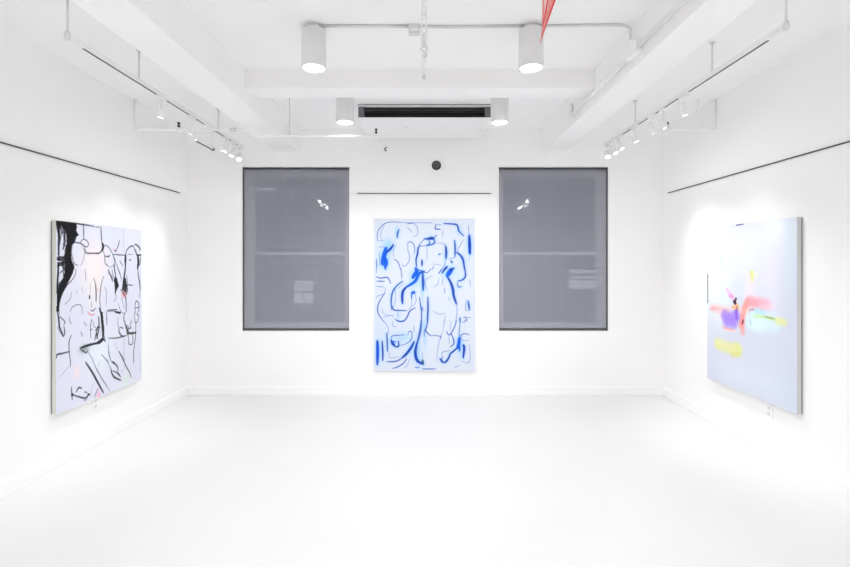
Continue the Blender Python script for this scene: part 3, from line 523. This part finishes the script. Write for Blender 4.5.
# ------------------------------------------------------------------ cylinder downlights
def can(X, Y, label, r=.083, top=CZ, power=1.0):
    t = thing('ceiling_light', label, 'ceiling light', (X, Y, top), 'white cylinder downlights')
    T = Matrix.Translation((X, Y, 0)); zb = 2.917
    bm = bmesh.new(); lathe(bm, [(.050, top), (.050, top - .010), (.044, top - .034)], 40, T); obj('ceiling_mount', bm, M['galv'], t)
    bm = bmesh.new(); lathe(bm, [(.040, top - .030), (r - .004, top - .031), (r, top - .035), (r, zb + .003), (r - .002, zb), (r - .009, zb), (r - .010, zb + .006), (r - .012, zb + .05)], 48, T, cap=False)
    obj('lamp_body', bm, M['can'], t)
    bm = bmesh.new(); lathe(bm, [(r - .011, zb + .008), (r - .011, zb + .012)], 40, T); obj('lens', bm, M['lens'], t)
    ld = bpy.data.lights.new('downlight', 'SPOT'); ld.energy = CAN_W * power; ld.spot_size = math.radians(150); ld.spot_blend = .8; ld.shadow_soft_size = .06
    lo = bpy.data.objects.new('lamp_glow', ld); C.objects.link(lo); lo.parent = t; lo.location = (0, 0, zb - .012 - top)
can(-.757, 3.2, 'white cylinder downlight nearest on the left, joined to the ceiling conduit')
can(.722, 3.2, 'white cylinder downlight behind the hanging red ribbons')
can(-.757, 4.45, 'small white cylinder downlight at the left end of the air conditioner')
can(.707, 4.45, 'small white cylinder downlight at the right end of the air conditioner')
for X, s in ((-.757, 'left'), (.722, 'right')):  # unseen downlights, added for the fill they give the room
    for Y, q in ((1.3, 'above the viewer'), (-.6, 'behind the viewer'), (-2.4, 'near the rear wall')):
        can(X, Y, 'unseen white cylinder downlight added for fill, %s on the %s, outside the picture' % (q, s), power=.8)

# ------------------------------------------------------------------ track lights
TXL, TXR, TZ = -2.16, 2.09, 2.965
def track(X, ya, yb, rods, dark, label, segs=()):
    t = thing('lighting_track', label, 'track', (X, ya, TZ))
    bm = bmesh.new(); box(bm, X - .017, X + .017, ya, yb, TZ - .016, TZ + .016, .003); obj('rail', bm, M['white'], t)
    for a, b in dark:
        bm = bmesh.new(); box(bm, X - .006, X + .006, a, b, TZ - .0185, TZ - .015)
        obj('slot', bm, M['slot'], t)
    for y in rods:
        bm = bmesh.new(); tube(bm, [(X, y, TZ + .014), (X, y, SZ)], .0065, 10); lathe(bm, [(.022, SZ - .008), (.022, SZ)], 20, Matrix.Translation((X, y, 0))); obj('suspension_rod', bm, M['galv'], t)
    return t
tl = track(TXL, 2.84, 5.54, (2.84 + .0, 3.55, 4.91), ((2.97, 3.78), (3.93, 4.30), (4.42, 4.60), (4.75, 5.03), (5.16, 5.22), (5.36, 5.40)), 'white ceiling track on rods along the left wall')
bm = bmesh.new(); lathe(bm, [(.016, TZ - .020), (.018, TZ), (.015, TZ + .02), (.009, TZ + .032)], 20, Matrix.Translation((TXL, 2.84, 0))); obj('end_coupler', bm, M['galv'], tl)
tr = track(TXR, 2.72, 5.46, (2.72, 3.42, 4.67), ((2.86, 3.72), (3.84, 4.10), (4.17, 4.26), (4.36, 4.60), (4.70, 4.76), (4.76, 4.97), (5.1, 5.13), (5.26, 5.29)), 'white ceiling track on rods along the right wall')
bm = bmesh.new(); lathe(bm, [(.016, TZ - .020), (.018, TZ), (.015, TZ + .02), (.009, TZ + .032)], 20, Matrix.Translation((TXR, 2.72, 0))); obj('end_coupler', bm, M['galv'], tr)

def spot(X, Y, drop, aim, label, r=.027, L=.110, energy=SPOT_W, size=62):
    t = thing('track_spotlight', label, 'spotlight', (X, Y, TZ - .0185), 'white spotlights on the ceiling tracks')
    bm = bmesh.new(); box(bm, X - .016, X + .016, Y - .05, Y + .05, TZ - .040, TZ - .0186, .003); obj('adapter', bm, M['white'], t)
    bm = bmesh.new(); box(bm, X - .0125, X + .0125, Y + .05, Y + .062, TZ - .032, TZ - .0186, .002); obj('live_end', bm, M['black'], t)
    bm = bmesh.new(); zc = TZ - .04 - drop
    tube(bm, [(X, Y, TZ - .039), (X, Y, zc + .01)], .007, 10)
    c = Vector((X, Y, zc)); d = (Vector(aim) - c).normalized(); s = d.cross(Vector((0, 0, 1))).normalized()
    # yoke arms on both sides of the head
    for q in (-1, 1): tube(bm, [c + Vector((0, 0, .012)), c + s * q * (r + .006) * .8, c + s * q * (r + .006) - Vector((0, 0, .03))], .004, 8)
    obj('yoke', bm, M['white'], t)
    h = c - Vector((0, 0, .045)); Mx = Matrix.Translation(h) @ rot_to(d)
    bm = bmesh.new()
    lathe(bm, [(.004, -L * .62), (r * .62, -L * .60), (r * .80, -L * .50), (r * .84, -L * .30), (r * .80, -L * .28), (r * .80, -L * .26), (r * .92, -L * .22), (r, -L * .1), (r, L * .42), (r * .93, L * .43), (r * .90, L * .34)], 28, Mx, cap=False)
    hd = obj('lamp_head', bm, M['white'], t)
    bm = bmesh.new(); lathe(bm, [(r * .9, L * .335), (r * .9, L * .35)], 24, Mx); obj('lens', bm, M['slens'], hd)
    ld = bpy.data.lights.new('spot', 'SPOT'); ld.energy = energy; ld.spot_size = math.radians(size); ld.spot_blend = .9; ld.shadow_soft_size = .03
    lo = bpy.data.objects.new('lamp_glow', ld); C.objects.link(lo); lo.parent = t
    lo.location = h + d * (L * .45) - t.location; lo.rotation_euler = (-d).to_track_quat('Z', 'Y').to_euler()
spot(TXL, 3.86, .05, (-2.86, 3.8, .7), 'white spotlight nearest on the left wall track, closest to the bare track run')
spot(TXL, 4.36, .05, (-2.86, 4.3, 1.3), 'white spotlight second from the near end of the left wall track')
spot(TXL, 5.10, .04, (-2.86, 4.6, .6), 'white spotlight beyond the small hanging linear lamp, third from the left track end')
spot(TXL, 5.29, .05, (-2.86, 4.5, .8), 'white spotlight second from the window end of the left track')
spot(TXL, 5.46, .06, (-1.4, 3.4, .0), 'last white spotlight on the left track, its lit face turned to the room')
spot(TXR, 3.80, .05, (2.86, 3.8, .7), 'white spotlight nearest on the right wall track, closest to the bare track run', energy=SPOT_W * .72)
spot(TXR, 4.13, .06, (2.86, 4.0, 1.3), 'white spotlight second from the near end of the right wall track', energy=SPOT_W * .72)
spot(TXR, 4.33, .06, (2.86, 4.4, .7), 'white spotlight beside the right conduit end, third along the right track', energy=SPOT_W * .72)
spot(TXR, 4.69, .04, (2.86, 4.5, 1.1), 'white spotlight by the farthest rod of the right track', energy=SPOT_W * .72)
spot(TXR, 5.04, .03, (2.86, 4.7, 1.2), 'white spotlight third from the window end of the right track')
spot(TXR, 5.20, .04, (2.86, 4.5, .8), 'white spotlight second from the window end of the right track')
spot(TXR, 5.37, .05, (1.4, 3.4, .0), 'last white spotlight on the right track, above the right window corner')
# short linear lamp hanging under the left track
t = thing('linear_lamp', 'short slim white linear lamp with dark underside hanging from the left track', 'lamp', (TXL, 4.77, TZ - .0185))
bm = bmesh.new(); tube(bm, [(TXL, 4.765, TZ - .0186), (TXL, 4.765, 2.76)], .006, 10); obj('stem', bm, M['white'], t)
bm = bmesh.new(); box(bm, TXL - .011, TXL + .011, 4.43, 4.79, 2.742, 2.762, .003); obj('lamp_body', bm, M['white'], t)
bm = bmesh.new(); box(bm, TXL - .008, TXL + .008, 4.44, 4.78, 2.738, 2.743, .001); box(bm, TXL - .014, TXL + .014, 4.775, 4.80, 2.735, 2.765, .004); obj('dark_slot', bm, M['black'], t)
# nearer tracks, just outside the picture: they light the blue painting and glint in the window glass
for X, s, a in ((TXL, 'left', -1), (TXR, 'right', 1)):
    track(X, .4, 2.24, (.7, 1.9), ((.5, 2.2),), 'white ceiling track nearer the viewer on the %s, outside the picture' % s)
    for k, (y, aim) in enumerate(((2.16, (a * .35, 5.6, 1.3)), (2.0, (a * -.2, 5.6, 1.0)), (1.62, (a * .3, 5.6, .8)), (1.36, (a * 1.0, 5.6, 1.2)), (1.2, (a * 2.86, 2.6, 1.3)), (.7, (a * 2.86, 1.2, 1.3)))):
        spot(X, y, (.03, .10, .02, .07, .04, .04)[k], aim, 'white spotlight on the nearer %s track off the picture, %s' % (s, ('closest to the back wall', 'second from the back wall', 'third from the back wall', 'fourth from the back wall', 'next to the farthest one', 'farthest from the back wall')[k]), size=50, energy=SPOT_W * (.9 if k < 4 else 1.3))

# ------------------------------------------------------------------ air conditioner
t = thing('air_conditioner', 'white ceiling air conditioner with wide black outlet grille above the blue painting', 'air conditioner', (0, 5.1, CZ))
ax0, ax1, ay, az0 = -.683, .673, 4.79, 3.0625
bm = bmesh.new()
box(bm, ax0, ax1, ay + .06, 5.56, az0, CZ, .006)
box(bm, ax0, ax1, ay, ay + .061, az0, az0 + .012, .002); box(bm, ax0, ax1, ay, ay + .061, CZ - .021, CZ - .007, .001)
obj('body', bm, M['white'], t)
bm = bmesh.new(); box(bm, ax0, ax1, ay - .002, ay + .05, CZ - .007, CZ); obj('top_gap', bm, M['black'], t)
bm = bmesh.new(); box(bm, ax0 + .01, ax1 - .01, ay + .048, ay + .0605, az0 + .012, CZ - .021)
g = obj('outlet_grille', bm, M['black'], t)
bm = bmesh.new()
for z in (3.095, 3.130, 3.160): 
    b2 = bmesh.new(); bmesh.ops.create_cube(b2, size=1); bmesh.ops.scale(b2, vec=(ax1 - ax0 - .14, .032, .003), verts=b2.verts)
    merge(bm, b2, Matrix.Translation(((ax0 + ax1) / 2, ay + .026, z)) @ Matrix.Rotation(math.radians(22), 4, 'X'))
obj('louvre', bm, M['black'], g)
bm = bmesh.new(); box(bm, ax0 + .06, ax1 - .06, ay + .004, ay + .010, 3.143, 3.147); obj('louvre_edge', bm, M['endcap'], g)
for x in (ax0, ax1 - .065):
    bm = bmesh.new(); box(bm, x + .002, x + .063, ay + .002, ay + .05, az0 + .011, CZ - .020, .003); obj('grille_end', bm, M['endcap'], g)
for x, y in ((-.36, 5.1), (.198, 5.12), (.62, 5.2), (-.19, 5.1)):
    bm = bmesh.new(); box(bm, x - .004, x + .004, y - .03, y + .03, az0 - .010, az0 + .001, .001); obj('panel_latch', bm, M['galv'], t)

# camera dome and hook on the back wall
t = thing('dome_camera', 'small round black dome camera high on the back wall under the air conditioner', 'camera', (.137, BK, 2.76))
Mx = Matrix.Translation((.137, BK, 2.76)) @ rot_to((0, -1, 0))
bm = bmesh.new(); lathe(bm, [(.056, 0), (.056, .012), (.050, .020)], 36, Mx); obj('base_ring', bm, M['black'], t)
bm = bmesh.new(); lathe(bm, [(.042, .019), (.040, .035), (.028, .050), (.010, .057), (.001, .058)], 36, Mx); obj('dome', bm, M['louvre'], t)
t = thing('wall_hook', 'tiny white hook with black tip on the back wall left of the black dome', 'hook', (-.47, BK, 2.96))
bm = bmesh.new(); lathe(bm, [(.022, 0), (.022, .008), (.018, .012)], 20, Matrix.Translation((-.455, BK, 2.965)) @ rot_to((0, -1, 0))); obj('hook_plate', bm, M['white'], t)
bm = bmesh.new(); tube(bm, [(-.462, BK - .010, 2.975), (-.480, BK - .03, 2.955), (-.472, BK - .034, 2.935), (-.455, BK - .03, 2.93)], .006, 8, smooth=True); obj('hook_tip', bm, M['louvre'], t)

# ------------------------------------------------------------------ conduits
PY = 4.62
def clamp(x, y, z, t, up=.03):
    bm = bmesh.new(); box(bm, x - .02, x + .02, y - .018, y + .018, z - .020, z + .014, .003); obj('clamp', bm, M['pipe'], t)
    for dz in (up, up + .026):
        bm = bmesh.new(); lathe(bm, [(.010, -.014), (.012, 0), (.010, .014)], 14, Matrix.Translation((x, y - .022, z + dz)) @ rot_to((0, -1, 0))); 
        obj('bolt', bm, M['black'], t)
    bm = bmesh.new(); box(bm, x - .006, x + .006, y - .012, y + .002, z + .012, z + up + .04); obj('strap', bm, M['pipe'], t)
t = thing('conduit', 'white conduit crossing under the left beam to the air conditioner', 'pipe', (WL, PY, 2.90))
bm = bmesh.new(); tube(bm, round_path([(WL + .014, PY, SZ), (WL + .014, PY, 2.900), (-1.80, PY, 2.900), (-1.66, PY, 2.838), (-.48, PY, 2.838)], .035), .0115, 14); obj('pipe', bm, M['pipe'], t)
clamp(-2.408, PY, 2.90, t); clamp(-.478, PY, 2.838, t)
bm = bmesh.new(); tube(bm, [(-1.332, PY, 2.85), (-1.332, PY, CZ)], .006, 8); obj('hanger_rod', bm, M['galv'], t)
bm = bmesh.new(); lathe(bm, [(.019, -.03), (.019, .03)], 16, Matrix.Translation((-1.88, PY, 2.900)) @ rot_to((1, 0, 0))); obj('coupling', bm, M['galv'], t)
t = thing('conduit', 'short white conduit from the right wall toward the right track', 'pipe', (WR, PY, 2.90))
bm = bmesh.new(); tube(bm, round_path([(WR - .014, PY, SZ), (WR - .014, PY, 2.900), (2.34, PY, 2.900)], .035), .0115, 14); obj('pipe', bm, M['pipe'], t)
bm = bmesh.new(); tube(bm, [(2.69, PY, 2.91), (2.69, PY, SZ)], .005, 8); obj('hanger_rod', bm, M['pipe'], t)
bm = bmesh.new(); tube(bm, [(2.36, PY, 2.91), (2.36, PY, SZ)], .005, 8); obj('hanger_rod', bm, M['pipe'], t)
clamp(2.372, PY, 2.90, t)

# ceiling conduit linking the downlights
t = thing('conduit', 'thin ceiling conduit with junction box running between the two near downlights', 'pipe', (0, 3.17, CZ))
zc = CZ - .010
bm = bmesh.new(); tube(bm, [(-.715, 3.18, zc), (-.09, 3.185, zc)], .009, 10); tube(bm, [(-.05, 3.185, zc), (.2, 3.19, zc - .003), (.68, 3.18, zc)], .009, 10); tube(bm, round_path([(.765, 3.18, zc), (1.385, 3.165, zc), (1.385, 3.165, 3.10)], .11, 8), .009, 10); obj('pipe', bm, M['galv'], t)
bm = bmesh.new(); box(bm, -.110, -.034, 3.165, 3.205, CZ - .066, CZ, .003); b = obj('junction_box', bm, M['galv'], t)
bm = bmesh.new(); box(bm, -.095, -.040, 3.160, 3.166, CZ - .050, CZ - .034, .001); obj('cover_label', bm, M['white'], b)
t = thing('conduit', 'white conduit running lengthwise along the inner side of the right beam', 'pipe', (1.39, 1, 3.01))
XB = bR0 - .022
bm = bmesh.new(); tube(bm, [(XB, .2, 3.015), (XB, 3.08, 3.015)], .015, 14); tube(bm, [(XB, 3.22, 3.0), (XB, 4.50, 3.0)], .015, 14); obj('pipe', bm, M['pipe'], t)
bm = bmesh.new(); box(bm, XB - .024, XB + .021, 3.07, 3.23, 2.975, 3.06, .006); box(bm, XB - .018, XB + .018, 3.14, 3.19, 3.06, 3.095, .004); obj('conduit_body', bm, M['pipe'], t)
bm = bmesh.new(); tube(bm, [(XB, 4.50, 2.985), (XB, 4.50, 3.11)], .019, 14); obj('end_fitting', bm, M['pipe'], t)
for y in (2.3, 3.7):
    bm = bmesh.new(); box(bm, XB - .018, XB + .021, y - .008, y + .008, 2.982 if y > 3 else 2.996, 3.036, .003); obj('pipe_strap', bm, M['pipe'], t)

# ------------------------------------------------------------------ hanging perforated strap, hook and rod
HY_ = 2.6
t = thing('hanging_strap', 'white perforated metal strap with hook and rod hanging at top centre', 'strap', (0, HY_, CZ))
x0, x1 = -.024, .012; zt, zb = CZ, 2.795
bm = bmesh.new(); hole = .0065; xm = (x0 + x1) / 2; zz = zb + .02; pitch = .024
box(bm, x0, xm - hole, HY_, HY_ + .004, zb, zt); box(bm, xm + hole, x1, HY_, HY_ + .004, zb, zt)
z = zb; 
while z < zt:
    box(bm, xm - hole, xm + hole, HY_, HY_ + .004, z, min(z + .010, zt)); z += pitch
obj('perforated_strip', bm, M['white'], t)
bm = bmesh.new(); pts = []
for k in range(15): a = math.radians(-60 + k * 17); pts.append((xm + .017 * math.cos(a), HY_ - .002, 2.778 + .014 * math.sin(a)))
for k in range(1, 13): a = math.radians(120 - 0 - k * 17 - 5); pts.append((xm - .001 + .017 * math.cos(a + math.pi) * -1, HY_ - .002, 2.745 + .017 * math.sin(a)))
tube(bm, spline(pts, 2), .0032, 8)
tube(bm, [(xm, HY_, 2.86), (xm, HY_, 2.79)], .0035, 8); obj('hook', bm, M['galv'], t)
bm = bmesh.new(); tube(bm, [(xm, HY_ - .002, 2.75), (xm, HY_ - .002, 2.61)], .0025, 8); box(bm, xm - .011, xm - .006, HY_ - .004, HY_, 2.612, 2.74); box(bm, xm + .006, xm + .011, HY_ - .004, HY_, 2.612, 2.74); box(bm, xm - .011, xm + .011, HY_ - .004, HY_, 2.606, 2.614); box(bm, xm - .011, xm + .011, HY_ - .004, HY_, 2.736, 2.744)
obj('rod', bm, M['white'], t)
bm = bmesh.new(); lathe(bm, [(.006, 2.615), (.006, 2.635)], 10, Matrix.Translation((xm, HY_ - .006, 0))); obj('rod_nut', bm, M['galv'], t)

# red ribbons gathering to a point
t = thing('ribbon_bundle', 'bundle of red ribbons tapering to a point before the right near downlight', 'ribbon', (.6, 2.4, CZ))
YR = 2.4
def at(x, y, Y): return Vector(((x - CX) * Y / F, Y, CH + (HY - y) * Y / F))
tipx, tipy = 540, 41
bm = bmesh.new(); bm2 = bmesh.new()
for k, (xt, c, yt, wd) in enumerate(((543.8, 1, 30, .009), (545.8, 1, 29, .010), (543.2, 0, 26, .003), (547.6, 0, 36, .007), (549.8, 1, 37, .012), (552.2, 1, 40, .011), (554.8, 0, 43, .007), (553.0, 0, 42, .004))):
    tip = at(tipx + .3 * (43 - yt) * .6, yt, YR + .01 * (k % 3)); top_ = tip + (at(xt, 0, YR + .02 * (k % 4)) - tip) * 1.0
    d = top_ - tip; s = (CZ - tip.z) / d.z; end = tip + d * s
    side_ = Vector((1, 0, 0)); N = 14; vs = []
    B = bm if c == 0 else bm2
    for i in range(N + 1):
        u = i / N; p = tip + (end - tip) * u + Vector((0, .008 * math.sin(3 * u + k), 0)); ww = wd * (.15 + .85 * min(1, u * 1.6))
        tw = Vector((math.cos(k + u), math.sin(k + u) * .5, 0)).normalized()
        vs.append([B.verts.new(p + tw * ww * q + Vector((0, e, 0))) for q, e in ((-1, 0), (1, 0), (1, .0015), (-1, .0015))])
    for a, b in zip(vs, vs[1:]):
        for q in range(4): B.faces.new((a[q], a[(q + 1) % 4], b[(q + 1) % 4], b[q]))
    B.faces.new(vs[0][::-1]); B.faces.new(vs[-1])
for B in (bm, bm2): bmesh.ops.recalc_face_normals(B, faces=B.faces)
obj('dark_ribbon', bm, M['red'], t)['label'] = 'deeper red ribbons'
obj('pale_ribbon', bm2, M['pink'], t)['label'] = 'paler pinkish red ribbons'

# ------------------------------------------------------------------ wall outlets under the side paintings
def outlet(X, Y, z, n, label):
    t = thing('wall_outlet', label, 'outlet', (X, Y, z))
    a, b = (X, X + .008) if n > 0 else (X - .008, X)
    bm = bmesh.new(); box(bm, a, b, Y - .036, Y + .036, z - .058, z + .058, .002); obj('cover_plate', bm, M['trimw'], t)
    a, b = (X + .008, X + .0095) if n > 0 else (X - .0095, X - .008)
    for dz in (-.024, .024):
        bm = bmesh.new(); box(bm, a, b, Y - .016, Y + .016, z + dz - .014, z + dz + .014, .0006); s = obj('socket', bm, M['can'], t)
        bm = bmesh.new(); a2, b2 = (b - .0003, b + .0005) if n > 0 else (a - .0005, a + .0003)
        for dy in (-.006, .006): box(bm, a2, b2, Y + dy - .0012, Y + dy + .0012, z + dz - .004, z + dz + .006)
        obj('slot', bm, M['galv'], s)
outlet(WL, 4.07, .375, 1, 'white wall outlet under the black line painting')
outlet(WR, 3.90, .365, -1, 'white wall outlet under the pastel painting')
